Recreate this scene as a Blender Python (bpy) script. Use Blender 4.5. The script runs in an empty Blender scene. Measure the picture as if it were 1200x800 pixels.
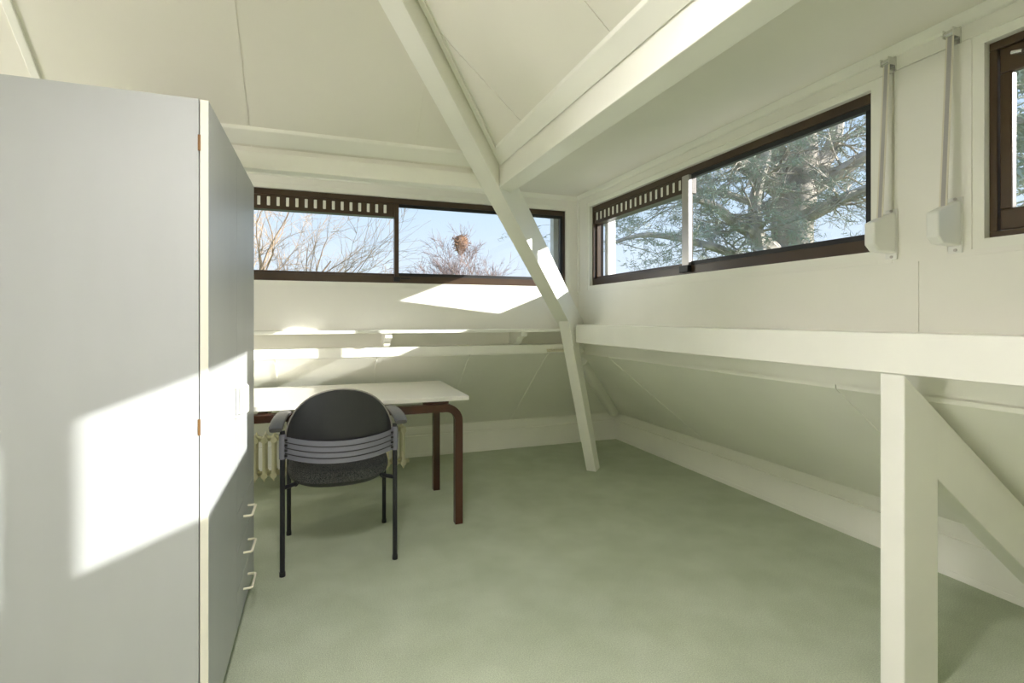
import bpy, math, random
from mathutils import Vector, Matrix

random.seed(11)
S = bpy.context.scene
COL = S.collection

# ------------------------------------------------------------------ camera
EYE = 1.2
FPX = 608.4                      # focal length in pixels of a 1200 px wide frame
YAW = math.radians(20.01)        # turned to the right of +Y
cam_data = bpy.data.cameras.new('camera')
cam = bpy.data.objects.new('camera', cam_data)
COL.objects.link(cam)
cam.location = (0, 0, EYE)
cam.rotation_euler = (math.pi / 2, 0, -YAW)
cam_data.sensor_width = 36
cam_data.lens = 36 * FPX / 1200
cam_data.shift_y = -27.7 / 1200
cam_data.clip_start = 0.02
cam_data.clip_end = 500
S.camera = cam

# ------------------------------------------------------------------ view
S.view_settings.view_transform = 'Standard'
S.view_settings.look = 'None'
S.view_settings.gamma = 1
S.view_settings.use_curve_mapping = False
S.view_settings.exposure = 0.68

# light bounces many times in this white room
S.cycles.max_bounces = 16
S.cycles.diffuse_bounces = 14

# ------------------------------------------------------------------ sky
world = bpy.data.worlds.new('sky')
S.world = world
world.use_nodes = True
nt = world.node_tree
nt.nodes.clear()
wout = nt.nodes.new('ShaderNodeOutputWorld')
wbg = nt.nodes.new('ShaderNodeBackground')
wtc = nt.nodes.new('ShaderNodeTexCoord')
wsep = nt.nodes.new('ShaderNodeSeparateXYZ')
wramp = nt.nodes.new('ShaderNodeValToRGB')
wramp.color_ramp.elements[0].position = 0.0
wramp.color_ramp.elements[0].color = (0.86, 0.92, 1.0, 1)
wramp.color_ramp.elements[1].position = 0.75
wramp.color_ramp.elements[1].color = (0.30, 0.52, 0.92, 1)
e_ = wramp.color_ramp.elements.new(0.22)
e_.color = (0.62, 0.79, 1.0, 1)
nt.links.new(wtc.outputs['Generated'], wsep.inputs[0])
nt.links.new(wsep.outputs['Z'], wramp.inputs[0])
nt.links.new(wramp.outputs[0], wbg.inputs['Color'])
wbg.inputs['Strength'].default_value = 0.73
nt.links.new(wbg.outputs[0], wout.inputs[0])

# ------------------------------------------------------------------ sun
SUN_DIR = Vector((-1.5, 1.0, -0.59)).normalized()
sd = bpy.data.lights.new('sun', 'SUN')
sd.energy = 7.5
sd.angle = math.radians(0.53)
sd.color = (1.0, 0.96, 0.89)
sun = bpy.data.objects.new('sun', sd)
COL.objects.link(sun)
sun.location = (6, -4, 8)
sun.rotation_euler = SUN_DIR.to_track_quat('-Z', 'Y').to_euler()

FILL_PENDANT = 140.0              # radiance of the two fill lamps added to brighten the room
FILL_GLOBE = 19.0

# ------------------------------------------------------------------ materials
MATS = {}


def mat(name, color, rough=0.5, metal=0.0, noise=0.0, nscale=6.0, bump=0.0, bscale=60.0,
        spec=0.5, stretch=(1, 1, 1), emit=None, estr=0.0, color2=None):
    """principled material with procedural colour variation and fine relief"""
    m = bpy.data.materials.new(name)
    m.use_nodes = True
    t = m.node_tree
    b = t.nodes['Principled BSDF']
    b.inputs['Roughness'].default_value = rough
    b.inputs['Metallic'].default_value = metal
    b.inputs['Specular IOR Level'].default_value = spec
    tc = t.nodes.new('ShaderNodeTexCoord')
    mp = t.nodes.new('ShaderNodeMapping')
    mp.inputs['Scale'].default_value = stretch
    t.links.new(tc.outputs['Object'], mp.inputs[0])
    c = (*color, 1)
    if noise > 0 or color2:
        nz = t.nodes.new('ShaderNodeTexNoise')
        nz.inputs['Scale'].default_value = nscale
        nz.inputs['Detail'].default_value = 5
        t.links.new(mp.outputs[0], nz.inputs['Vector'])
        rp = t.nodes.new('ShaderNodeValToRGB')
        rp.color_ramp.elements[0].position = 0.3
        rp.color_ramp.elements[1].position = 0.7
        if color2:
            rp.color_ramp.elements[0].color = (*color2, 1)
            rp.color_ramp.elements[1].color = c
        else:
            rp.color_ramp.elements[0].color = (*[x * (1 - noise) for x in color], 1)
            rp.color_ramp.elements[1].color = (*[min(1, x * (1 + noise * .5)) for x in color], 1)
        t.links.new(nz.outputs['Fac'], rp.inputs[0])
        t.links.new(rp.outputs[0], b.inputs['Base Color'])
    else:
        b.inputs['Base Color'].default_value = c
    if bump > 0:
        n2 = t.nodes.new('ShaderNodeTexNoise')
        n2.inputs['Scale'].default_value = bscale
        n2.inputs['Detail'].default_value = 4
        t.links.new(mp.outputs[0], n2.inputs['Vector'])
        bp = t.nodes.new('ShaderNodeBump')
        bp.inputs['Strength'].default_value = bump
        bp.inputs['Distance'].default_value = 0.01
        t.links.new(n2.outputs['Fac'], bp.inputs['Height'])
        t.links.new(bp.outputs[0], b.inputs['Normal'])
    if emit:
        b.inputs['Emission Color'].default_value = (*emit, 1)
        b.inputs['Emission Strength'].default_value = estr
    MATS[name] = m
    return m


def fine_speckle(name, scale, amount):
    """multiply fine grain into the colour (yarn tips of a pile, flecked cloth)"""
    t = MATS[name].node_tree
    b = t.nodes['Principled BSDF']
    src = b.inputs['Base Color'].links[0].from_socket
    tc = t.nodes.new('ShaderNodeTexCoord')
    n = t.nodes.new('ShaderNodeTexNoise')
    n.inputs['Scale'].default_value = scale
    n.inputs['Detail'].default_value = 2
    r = t.nodes.new('ShaderNodeMapRange')
    r.inputs['From Min'].default_value = .3
    r.inputs['From Max'].default_value = .7
    r.inputs['To Min'].default_value = 1 - amount
    r.inputs['To Max'].default_value = 1 + amount * .3
    m = t.nodes.new('ShaderNodeVectorMath')
    m.operation = 'SCALE'
    t.links.new(tc.outputs['Object'], n.inputs['Vector'])
    t.links.new(n.outputs['Fac'], r.inputs['Value'])
    t.links.new(src, m.inputs[0])
    t.links.new(r.outputs[0], m.inputs['Scale'])
    t.links.new(m.outputs[0], b.inputs['Base Color'])


mat('wall_paint', (0.865, 0.85, 0.805), 0.42, noise=0.03, nscale=2.5, bump=0.05, bscale=45)
mat('ceiling_paint', (0.80, 0.78, 0.71), 0.5, noise=0.03, nscale=2.0, bump=0.04, bscale=45)
mat('beam_paint', (0.87, 0.865, 0.81), 0.38, noise=0.03, nscale=5, bump=0.08, bscale=25)
mat('slope_paint', (0.86, 0.855, 0.80), 0.5, noise=0.03, nscale=2.0, bump=0.04, bscale=45)
mat('trim_paint', (0.87, 0.865, 0.81), 0.35, noise=0.02, nscale=5)
mat('carpet', (0.71, 0.775, 0.605), 0.95, noise=0.0, nscale=5.0, bump=0.9, bscale=420, spec=0.1,
    color2=(0.61, 0.68, 0.505))
fine_speckle('carpet', 230, .22)
mat('wardrobe_white', (0.43, 0.445, 0.455), 0.4, noise=0.03, nscale=8, stretch=(1, 1, .25))
mat('wardrobe_edge', (0.76, 0.74, 0.66), 0.35)
mat('cream_plastic', (0.82, 0.78, 0.62), 0.35)
mat('hinge_brass', (0.22, 0.12, 0.05), 0.5, metal=0.5)
mat('brown_frame', (0.062, 0.037, 0.022), 0.32, noise=0.12, nscale=10)
mat('brown_wood', (0.075, 0.043, 0.02), 0.3, noise=0.2, nscale=14, stretch=(1, 1, .2))
mat('black_rubber', (0.012, 0.012, 0.014), 0.45)
mat('grey_metal', (0.52, 0.49, 0.48), 0.35, metal=0.6)
mat('bright_metal', (0.75, 0.75, 0.72), 0.25, metal=0.9)
mat('white_plastic', (0.82, 0.82, 0.80), 0.35)
mat('strap_grey', (0.42, 0.40, 0.40), 0.8, bump=0.2, bscale=300)
mat('strap_cream', (0.72, 0.68, 0.58), 0.8)
mat('desk_white', (0.83, 0.81, 0.75), 0.3, noise=0.02)
mat('desk_wood', (0.06, 0.020, 0.010), 0.28, noise=0.35, nscale=9, stretch=(1, 1, .15))
mat('chair_steel', (0.022, 0.022, 0.027), 0.35, metal=0.3)
mat('chair_plastic', (0.024, 0.024, 0.026), 0.42, bump=0.06, bscale=250)
mat('chair_band', (0.19, 0.19, 0.225), 0.45)
mat('chair_arm', (0.075, 0.073, 0.072), 0.4)
mat('chair_piping', (0.34, 0.32, 0.29), 0.4)
mat('chair_fabric', (0.21, 0.21, 0.22), 0.95, nscale=230, color2=(0.025, 0.025, 0.028), bump=0.5, bscale=300, spec=0.1)
mat('radiator_cream', (0.66, 0.63, 0.45), 0.4)
mat('rope_white', (0.8, 0.76, 0.62), 0.8)
mat('fill_lamp_base', (0.8, 0.8, 0.78), 0.4)
mat('fill_pendant_opal', (0.9, 0.9, 0.88), 0.4, emit=(1.0, 0.945, 0.935), estr=FILL_PENDANT)
mat('fill_globe_opal', (0.9, 0.9, 0.88), 0.4, emit=(1.0, 0.945, 0.935), estr=FILL_GLOBE)
mat('bark_bare', (0.46, 0.33, 0.235), 0.9, noise=0.3, nscale=3)
mat('twig_peach', (0.56, 0.40, 0.27), 0.9, noise=0.2, nscale=2)
mat('twig_mauve', (0.31, 0.22, 0.20), 0.9, noise=0.25, nscale=1)
mat('nest_brown', (0.34, 0.19, 0.11), 0.95, noise=0.4, nscale=9)
mat('bark_cedar', (0.48, 0.43, 0.37), 0.95, noise=0.4, nscale=4, bump=0.6, bscale=12, stretch=(1, 1, .3))
mat('needle_green', (0.50, 0.53, 0.43), 0.8, color2=(0.34, 0.39, 0.31), nscale=1.3)
mat('leaf_yellow', (0.50, 0.50, 0.20), 0.8, color2=(0.40, 0.36, 0.18), nscale=2)
mat('lawn', (0.14, 0.20, 0.07), 0.95, noise=0.4, nscale=0.6)
mat('roof_tile', (0.46, 0.45, 0.43), 0.9, noise=0.3, nscale=4)  # lightened so the unseen roof bounces sun up onto the dormer ceilings

gl = bpy.data.materials.new('window_glass')
gl.use_nodes = True
t = gl.node_tree
t.nodes.clear()
go = t.nodes.new('ShaderNodeOutputMaterial')
gm = t.nodes.new('ShaderNodeMixShader')
gt = t.nodes.new('ShaderNodeBsdfTransparent')
gg = t.nodes.new('ShaderNodeBsdfGlossy')
gf = t.nodes.new('ShaderNodeLayerWeight')       # Schlick reflectance, the same from both faces
gf.inputs[0].default_value = 0.5
gp = t.nodes.new('ShaderNodeMath'); gp.operation = 'POWER'; gp.inputs[1].default_value = 5.0
gq = t.nodes.new('ShaderNodeMath'); gq.operation = 'MULTIPLY_ADD'; gq.inputs[1].default_value = 0.5; gq.inputs[2].default_value = 0.03
gt.inputs[0].default_value = (0.965, 0.98, 0.985, 1)
gg.inputs['Roughness'].default_value = 0.005
t.links.new(gf.outputs['Facing'], gp.inputs[0])
t.links.new(gp.outputs[0], gq.inputs[0])
t.links.new(gq.outputs[0], gm.inputs[0])
t.links.new(gt.outputs[0], gm.inputs[1])
t.links.new(gg.outputs[0], gm.inputs[2])
t.links.new(gm.outputs[0], go.inputs[0])
MATS['window_glass'] = gl

# ------------------------------------------------------------------ mesh helpers
ORIGIN = {}


class MB:
    """collects shapes in world coordinates; build() links them as one mesh object"""

    def __init__(self):
        self.v = []
        self.f = []

    def add(self, verts, faces):
        o = len(self.v)
        self.v += [tuple(p) for p in verts]
        self.f += [tuple(i + o for i in q) for q in faces]
        return self

    def box(self, x0, x1, y0, y1, z0, z1):
        x0, x1 = min(x0, x1), max(x0, x1)
        y0, y1 = min(y0, y1), max(y0, y1)
        z0, z1 = min(z0, z1), max(z0, z1)
        return self.hexa([(x0, y0, z0), (x1, y0, z0), (x1, y1, z0), (x0, y1, z0),
                          (x0, y0, z1), (x1, y0, z1), (x1, y1, z1), (x0, y1, z1)])

    def hexa(self, p):
        return self.add(p, [(3, 2, 1, 0), (4, 5, 6, 7), (0, 1, 5, 4), (1, 2, 6, 5), (2, 3, 7, 6), (3, 0, 4, 7)])

    def prism(self, poly, vec):
        n = len(poly)
        a = [Vector(p) for p in poly]
        b = [p + Vector(vec) for p in a]
        nrm = Vector((0, 0, 0))
        for i in range(n):
            nrm += (a[i] - a[0]).cross(a[(i + 1) % n] - a[0])
        if nrm.dot(Vector(vec)) > 0:
            a, b = a[::-1], b[::-1]
        fs = [tuple(range(n)), tuple(range(2 * n - 1, n - 1, -1))]
        for i in range(n):
            j = (i + 1) % n
            fs.append((j, i, i + n, j + n))
        return self.add(a + b, fs)

    def sweep(self, path, prof, up=(0, 0, 1), scale=None, caps=True):
        path = [Vector(p) for p in path]
        n = len(prof)
        up = Vector(up)
        vs, fs = [], []
        side = None
        for i, p in enumerate(path):
            tdir = (path[min(i + 1, len(path) - 1)] - path[max(i - 1, 0)])
            if tdir.length < 1e-9:
                tdir = Vector((0, 0, 1))
            tdir.normalize()
            if side is None:
                s = tdir.cross(up)
                if s.length < 1e-4:
                    s = tdir.cross(Vector((1, 0, 0)))
            else:
                s = side - tdir * side.dot(tdir)
                if s.length < 1e-5:
                    s = tdir.cross(up)
            s.normalize()
            side = s
            w = s.cross(tdir)
            k = 1 if scale is None else scale[i]
            for (a, b) in prof:
                vs.append(p + s * (a * k) + w * (b * k))
        for i in range(len(path) - 1):
            for j in range(n):
                j2 = (j + 1) % n
                fs.append((i * n + j, i * n + j2, (i + 1) * n + j2, (i + 1) * n + j))
        if caps:
            fs.append(tuple(range(n - 1, -1, -1)))
            m = (len(path) - 1) * n
            fs.append(tuple(m + j for j in range(n)))
        return self.add(vs, fs)

    def tube(self, path, r, n=8, caps=True):
        prof = [(math.cos(2 * math.pi * j / n), math.sin(2 * math.pi * j / n)) for j in range(n)]
        sc = [r] * len(path) if not isinstance(r, (list, tuple)) else r
        return self.sweep(path, prof, scale=sc, caps=caps)

    def sheet(self, A, B):
        """closed solid between two equal grids of points"""
        R, C = len(A), len(A[0])
        vs = [p for r in A for p in r] + [p for r in B for p in r]
        o = R * C
        fs = []
        for i in range(R - 1):
            for j in range(C - 1):
                a, b, c, d = i * C + j, i * C + j + 1, (i + 1) * C + j + 1, (i + 1) * C + j
                fs.append((a, b, c, d))
                fs.append((d + o, c + o, b + o, a + o))
        for i in range(R - 1):
            a, d = i * C, (i + 1) * C
            fs.append((a, d, d + o, a + o))
            a, d = i * C + C - 1, (i + 1) * C + C - 1
            fs.append((d, a, a + o, d + o))
        for j in range(C - 1):
            fs.append((j + 1, j, j + o, j + 1 + o))
            a = (R - 1) * C + j
            fs.append((a, a + 1, a + 1 + o, a + o))
        return self.add(vs, fs)

    def build(self, name, m, parent=None, bev=0.0, smooth=False, seg=2, origin=None):
        if parent is not None:
            org = ORIGIN[parent.name]
        elif origin is not None:
            org = Vector(origin)
        else:
            xs, ys, zs = zip(*self.v)
            org = Vector(((min(xs) + max(xs)) / 2, (min(ys) + max(ys)) / 2, min(zs)))
        me = bpy.data.meshes.new(name)
        me.from_pydata([(a - org.x, b - org.y, c - org.z) for a, b, c in self.v], [], self.f)
        me.materials.append(MATS[m])
        me.update()
        o = bpy.data.objects.new(name, me)
        COL.objects.link(o)
        if parent is not None:
            o.parent = parent
        else:
            o.location = org
        ORIGIN[o.name] = org.copy()
        if bev > 0:
            b = o.modifiers.new('bevel', 'BEVEL')
            b.width = bev
            b.segments = seg
            b.limit_method = 'ANGLE'
            b.angle_limit = math.radians(40)
            b.harden_normals = False
        if smooth:
            for p in me.polygons:
                p.use_smooth = True
            try:
                me.set_sharp_from_angle(angle=math.radians(40))
            except Exception:
                pass
        return o


def empty(name, loc):
    o = bpy.data.objects.new(name, None)
    COL.objects.link(o)
    o.location = loc
    o.empty_display_size = 0.1
    ORIGIN[o.name] = Vector(loc)
    return o


def tag(o, label, cat, group=None):
    o['label'] = label
    o['category'] = cat
    if group:
        o['group'] = group
    return o


def struct(o, label=None):
    o['kind'] = 'structure'
    if label:
        o['label'] = label
    return o


def clip(poly, a, b, c):
    """keep the part of a plan polygon where a*x + b*y <= c"""
    out = []
    n = len(poly)
    for i in range(n):
        p, q = poly[i], poly[(i + 1) % n]
        dp, dq = a * p[0] + b * p[1] - c, a * q[0] + b * q[1] - c
        if dp <= 0:
            out.append(p)
        if dp * dq < 0:
            k = dp / (dp - dq)
            out.append((p[0] + (q[0] - p[0]) * k, p[1] + (q[1] - p[1]) * k))
    return out


def at(u, v, d):
    """point of the outside world seen in the direction of pixel (u, v), d metres deep"""
    xc = (u - 600) / FPX * d
    c, s = math.cos(YAW), math.sin(YAW)
    return Vector((xc * c + d * s, -xc * s + d * c, EYE + (372.3 - v) / FPX * d))


# ------------------------------------------------------------------ the room: measures in metres
XW, YW = 1.87, 3.63              # inner faces of the two window walls
XB, YB = 2.73, 4.49              # baseboards under the roof slopes
XMIN, YMIN = -3.2, -2.6
ZC = 2.14                        # dormer ceilings
SILL, HEAD = 1.44, 2.03
KL, KU = 0.783, 0.89             # pitch of the lower and of the upper slopes
HIP_L, HIP_U = 1.76, 1.743       # y - x along the hip
ZTOP = 2.9


def z_low_r(x): return 0.262 + KL * (XB - x)
def z_low_l(y): return 0.262 + KL * (YB - y)
def z_up_r(x): return 2.74 - KU * x
def z_up_l(y): return 2.74 - KU * (y - HIP_U)


# floor
fl = MB().box(XMIN - .1, XB + .25, YMIN - .1, YB + .25, -0.1, 0).build('floor', 'carpet')
struct(fl, 'green short-pile carpet covering the attic floor')

# ---- ceiling: backing shell with panels as its pieces
cb = MB()
cb.box(XMIN, -0.17, YMIN, 1.57, ZTOP + .02, ZTOP + .06)                       # flat top
ymax = 2.66
pl = [(XMIN, (2.74 - ZTOP) / KU + HIP_U - .02), (-.2, 1.55), (ymax - HIP_U, ymax), (XMIN, ymax)]
cb.prism([(x, y, z_up_l(y) + .004) for x, y in pl], (0, 0, .03))
xmax = .92
pr = [((2.74 - ZTOP) / KU - .02, YMIN), (xmax, YMIN), (xmax, xmax + HIP_U), (-.2, 1.55)]
cb.prism([(x, y, z_up_r(x) + .004) for x, y in pr], (0, 0, .03))
# cheeks between purlins and dormer ceilings
cb.box(.90, .93, YMIN, 2.64, 1.9, ZC + .05)
cb.box(XMIN, .93, 2.64, 2.67, 1.9, ZC + .05)
ceiling = cb.build('ceiling', 'ceiling_paint')
struct(ceiling, 'cream painted hipped attic ceiling of flat panels')
# dormer ceilings (one board each side)
MB().box(.905, 2.15, YMIN, 2.66, ZC, ZC + .04).build('panel', 'ceiling_paint', ceiling)
MB().box(XMIN, 2.15, 2.66, 4.0, ZC, ZC + .04).build('panel', 'ceiling_paint', ceiling)
GAP = .0022
jl = [XMIN, -1.76, -1.03, -.303, .425, 1.15]
for x0, x1 in zip(jl, jl[1:]):
    q = [(x0 + GAP, 1.563), (x1 - GAP, 1.563), (x1 - GAP, ymax), (x0 + GAP, ymax)]
    q = clip(q, 1, -1, -HIP_U)
    if len(q) > 2:
        MB().prism([(x, y, z_up_l(y)) for x, y in q], (0, 0, .018)).build('panel', 'ceiling_paint', ceiling)
jr = [YMIN, -1.60, -.87, -.14, .595, 1.33, 2.06, 2.8]
for y0, y1 in zip(jr, jr[1:]):
    q = [(-.18, y0 + GAP), (xmax, y0 + GAP), (xmax, y1 - GAP), (-.18, y1 - GAP)]
    q = clip(q, -1, 1, HIP_U)
    if len(q) > 2:
        MB().prism([(x, y, z_up_r(x)) for x, y in q], (0, 0, .018)).build('panel', 'ceiling_paint', ceiling)
MB().box(XMIN, -.18, YMIN, 1.563, ZTOP, ZTOP + .018).build('panel', 'ceiling_paint', ceiling)
# cover battens: at the far left slope joint, along purlins and hip
MB().hexa([(-1.03 + a, y, z_up_l(y) - b) for b in (.014, -.004) for a, y in ((0, 1.6), (.03, 1.6), (.03, 2.6), (0, 2.6))]) \
    .build('batten', 'trim_paint', ceiling, bev=.003)
def slope_strip(pts, t):
    return MB().hexa([(x, y, z - t) for x, y, z in pts] + [(x, y, z + .004) for x, y, z in pts])
slope_strip([(.79, YMIN, z_up_r(.79)), (.845, YMIN, z_up_r(.845)), (.845, 2.50, z_up_r(.845)), (.79, 2.45, z_up_r(.79))], .016) \
    .build('batten', 'trim_paint', ceiling, bev=.003)
slope_strip([(XMIN, 2.53, z_up_l(2.53)), (.74, 2.53, z_up_l(2.53)), (.80, 2.585, z_up_l(2.585)), (XMIN, 2.585, z_up_l(2.585))], .016) \
    .build('batten', 'trim_paint', ceiling, bev=.003)
o_ = .085
slope_strip([(-.15, -.15 + HIP_U - o_, z_up_r(-.15)), (-.15 + .035, -.15 + HIP_U - o_ - .01, z_up_r(-.115)),
             (.78 + .035, .78 + HIP_U - o_ - .01, z_up_r(.815)), (.78, .78 + HIP_U - o_, z_up_r(.78))], .014) \
    .build('batten', 'trim_paint', ceiling, bev=.003)
slope_strip([(-.15 - o_, -.15 + HIP_U, z_up_l(-.15 + HIP_U)), (.72 - o_, .72 + HIP_U, z_up_l(.72 + HIP_U)),
             (.72 - o_ - .03, .72 + HIP_U, z_up_l(.72 + HIP_U)), (-.15 - o_ - .03, -.15 + HIP_U, z_up_l(-.15 + HIP_U))], .014) \
    .build('batten', 'trim_paint', ceiling, bev=.003)

# ---- right window wall
WT = .13                                  # wall thickness
W2A, W2B = 1.33, 3.455                    # window beside the corner (y range)
W3A, W3B = -1.14, .985                    # window over the post
wr = MB()
TH = XW + WT
CS = .03                                  # casing boards round the openings
wr.box(XW + .004, TH, YMIN, YW + WT, 1.0, SILL - CS)                        # backing under sills
wr.box(XW, TH, YMIN, YW + WT, HEAD + CS, ZC + .04)
wr.box(XW, TH, W2B + CS, YW + WT, SILL - .05, HEAD + CS)
wr.box(XW + .012, TH, W3B + CS, W2A - CS, SILL - CS, HEAD + CS)
wr.box(XW, TH, YMIN, W3A - CS, SILL - .05, HEAD + CS)
wall_right = wr.build('wall_right', 'wall_paint')
struct(wall_right, 'cream window wall with two brown windows above a boxed beam')
for y0, y1 in ((YMIN, -.55), (-.55, 1.164), (1.164, YW - .01)):
    MB().box(XW, XW + .02, y0 + GAP, y1 - GAP, 1.10, 1.389).build('panel', 'wall_paint', wall_right)
for y0, y1 in ((W3A - CS, W3B + CS), (W2A - CS, W2B + CS)):
    MB().box(XW - .001, XW + .02, y0, y1, 1.393, SILL - CS).build('sill_board', 'wall_paint', wall_right)
MB().box(XW, XW + .02, W3B + CS, 1.078, 1.393, HEAD + CS - .002).build('panel', 'wall_paint', wall_right)
MB().box(XW + .003, XW + .02, 1.083, 1.246, 1.393, HEAD + CS - .002).build('panel', 'wall_paint', wall_right)
MB().box(XW, XW + .02, 1.252, W2A - CS, 1.393, HEAD + CS - .002).build('panel', 'wall_paint', wall_right)
for a, b in ((W2A, W2B), (W3A, W3B)):
    c = MB()
    xi, xo = XW + .006, XW + .05
    c.box(xi, xo, a - CS, a, SILL - CS, HEAD + CS).box(xi, xo, b, b + CS, SILL - CS, HEAD + CS)
    c.box(xi, xo, a, b, SILL - CS, SILL).box(xi, xo, a, b, HEAD, HEAD + CS)
    c.build('casing', 'trim_paint', wall_right)
# boxed beam and the plate under it
MB().box(XW - .158, XW + .05, YMIN, 3.36, 1.022, 1.151).build('fascia_board', 'beam_paint', wall_right, bev=.002)
MB().box(XW + .022, XW + .10, YMIN, YW + .1, .945, 1.021).build('wall_plate', 'slope_paint', wall_right)

# ---- left window wall
W1A, W1B = -.79, 1.772
wl = MB()
TY = YW + WT
wl.box(XMIN, XW + .02, YW, TY, 1.118, SILL - CS)
wl.box(XMIN, XW + .02, YW, TY, HEAD + CS, ZC + .04)
wl.box(XMIN, W1A - CS, YW, TY, SILL - CS, HEAD + CS)
wl.box(W1B + CS, XW + .02, YW, TY, SILL - CS, HEAD + CS)
wl.box(XMIN, XW + .02, YW + .12, YW + .18, .9, 1.14)                        # back of the recess
wall_left = wl.build('wall_left', 'wall_paint')
struct(wall_left, 'cream window wall over a shelf and sloping lower panels')
c = MB()
yi = YW + .006
TYc = YW + .05
c.box(W1A - CS, W1A, yi, TYc, SILL - CS, HEAD + CS).box(W1B, W1B + CS, yi, TYc, SILL - CS, HEAD + CS)
c.box(W1A, W1B, yi, TYc, SILL - CS, SILL).box(W1A, W1B, yi, TYc, HEAD, HEAD + CS)
c.build('casing', 'trim_paint', wall_left)
MB().box(XMIN, 1.93, YW - .004, YW + .13, .935, .998).build('wall_plate', 'beam_paint', wall_left, bev=.003)

# ---- other walls, out of sight
wall_rear = MB().box(XMIN - .1, XB + .2, YMIN - .1, YMIN, 0, 3.0).build('wall_rear', 'wall_paint')
struct(wall_rear, 'plain cream wall closing the attic room')
wall_side = MB().box(XMIN - .1, XMIN, YMIN, YB + .2, 0, 3.0).build('wall_side', 'wall_paint')
struct(wall_side, 'plain cream wall beyond the wardrobe')

# ---- lower slopes of panels
sl = MB()
q = [(XMIN, 3.66), (1.9, 3.66), (2.79, 4.55), (XMIN, 4.55)]
sl.prism([(x, y, z_low_l(y) + .004) for x, y in q], (0, 0, .03))
slope_left = sl.build('wall_slope_left', 'slope_paint')
struct(slope_left, 'sloping roof panels under the shelf')
jx = [XMIN, -1.59, -.94, -.29, .345, 1.0, 1.62, 2.9]
for x0, x1 in zip(jx, jx[1:]):
    q = [(x0 + .003, 3.64), (x1 - .003, 3.64), (x1 - .003, 4.52), (x0 + .003, 4.52)]
    q = clip(q, 1, -1, -HIP_L)
    MB().prism([(x, y, z_low_l(y)) for x, y in q], (0, 0, .016)).build('panel', 'slope_paint', slope_left)
for x in (-.94, -.29, .345, 1.0, 1.62):
    y1 = 4.475
    y0 = max(3.66, x + HIP_L + .02)
    MB().hexa([(x + a, y, z_low_l(y) + b) for b in (-.004, .003) for a, y in ((-.005, y0), (.005, y0), (.005, y1), (-.005, y1))]) \
        .build('cover_strip', 'trim_paint', slope_left, bev=.0015)
sr = MB()
q = [(1.9, YMIN), (2.79, YMIN), (2.79, 4.55), (1.9, 3.66)]
sr.prism([(x, y, z_low_r(x) + .004) for x, y in q], (0, 0, .03))
slope_right = sr.build('wall_slope_right', 'slope_paint')
struct(slope_right, 'sloping roof panels under the boxed beam')
jy = [YMIN, -.25, 1.475, 3.2, 4.8]
for y0, y1 in zip(jy, jy[1:]):
    q = [(1.885, y0 + GAP), (2.76, y0 + GAP), (2.76, y1 - GAP), (1.885, y1 - GAP)]
    q = clip(q, -1, 1, HIP_L)
    MB().prism([(x, y, z_low_r(x)) for x, y in q], (0, 0, .016)).build('panel', 'slope_paint', slope_right)

for y in (1.475, 3.2):
    x0, x1 = 1.91, 2.715
    MB().hexa([(x, y + a, z_low_r(x) + b) for b in (-.004, .003) for x, a in ((x0, -.005), (x1, -.005), (x1, .005), (x0, .005))]) \
        .build('cover_strip', 'trim_paint', slope_right, bev=.0015)

# ---- baseboards: tall lower board, moulded upper board
def baseboard(name, axis, label):
    def bx(d0, d1, z0, z1):
        m = MB()
        return m.box(XB + d0, XB + d1, YMIN, YB + d1, z0, z1) if axis == 'x' else m.box(XMIN, XB + d1, YB + d0, YB + d1, z0, z1)
    b = bx(0, .06, 0, .183).build(name, 'trim_paint', bev=.004)
    struct(b, label)
    bx(.012, .06, .183, .190).build('groove', 'trim_paint', b)
    bx(.004, .06, .190, .252).build('upper_board', 'trim_paint', b, bev=.004)
    bx(-.004, .06, .252, .268).build('cap_bead', 'trim_paint', b, bev=.005)
    bx(-.003, .01, 0, .03).build('shoe_strip', 'trim_paint', b, bev=.002)
    return b
baseboard('baseboard_right', 'x', 'tall cream baseboard below the right roof slope')
baseboard('baseboard_left', 'y', 'tall cream baseboard below the left roof slope')

# ---- mouldings where the window walls meet the dormer ceilings
m = MB().prism([(XW, YMIN, ZC), (XW - .025, YMIN, ZC), (XW - .012, YMIN, ZC - .03), (XW, YMIN, ZC - .035)], (0, YW - YMIN, 0))
struct(m.build('trim_1', 'trim_paint', bev=.003), 'thin ceiling moulding above the right windows')
m = MB().prism([(XMIN, YW, ZC), (XMIN, YW - .025, ZC), (XMIN, YW - .012, ZC - .03), (XMIN, YW, ZC - .035)], (XW - XMIN, 0, 0))
struct(m.build('trim_2', 'trim_paint', bev=.003), 'thin ceiling moulding above the left window')
m = MB().box(XW - .012, XW, YW - .03, YW, 1.4, ZC - .03)
struct(m.build('trim_3', 'trim_paint', bev=.003), 'narrow corner bead between the two window walls')


# ---- windows -----------------------------------------------------------
class Frame:
    """maps (along, depth, z) of a wall to the world: along = x or y, depth grows outwards"""
    def __init__(self, axis): self.axis = axis
    def box(self, m, a0, a1, d0, d1, z0, z1):
        if self.axis == 'y':
            return m.box(XW + d0, XW + d1, a0, a1, z0, z1)
        return m.box(a0, a1, YW + d0, YW + d1, z0, z1)


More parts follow.
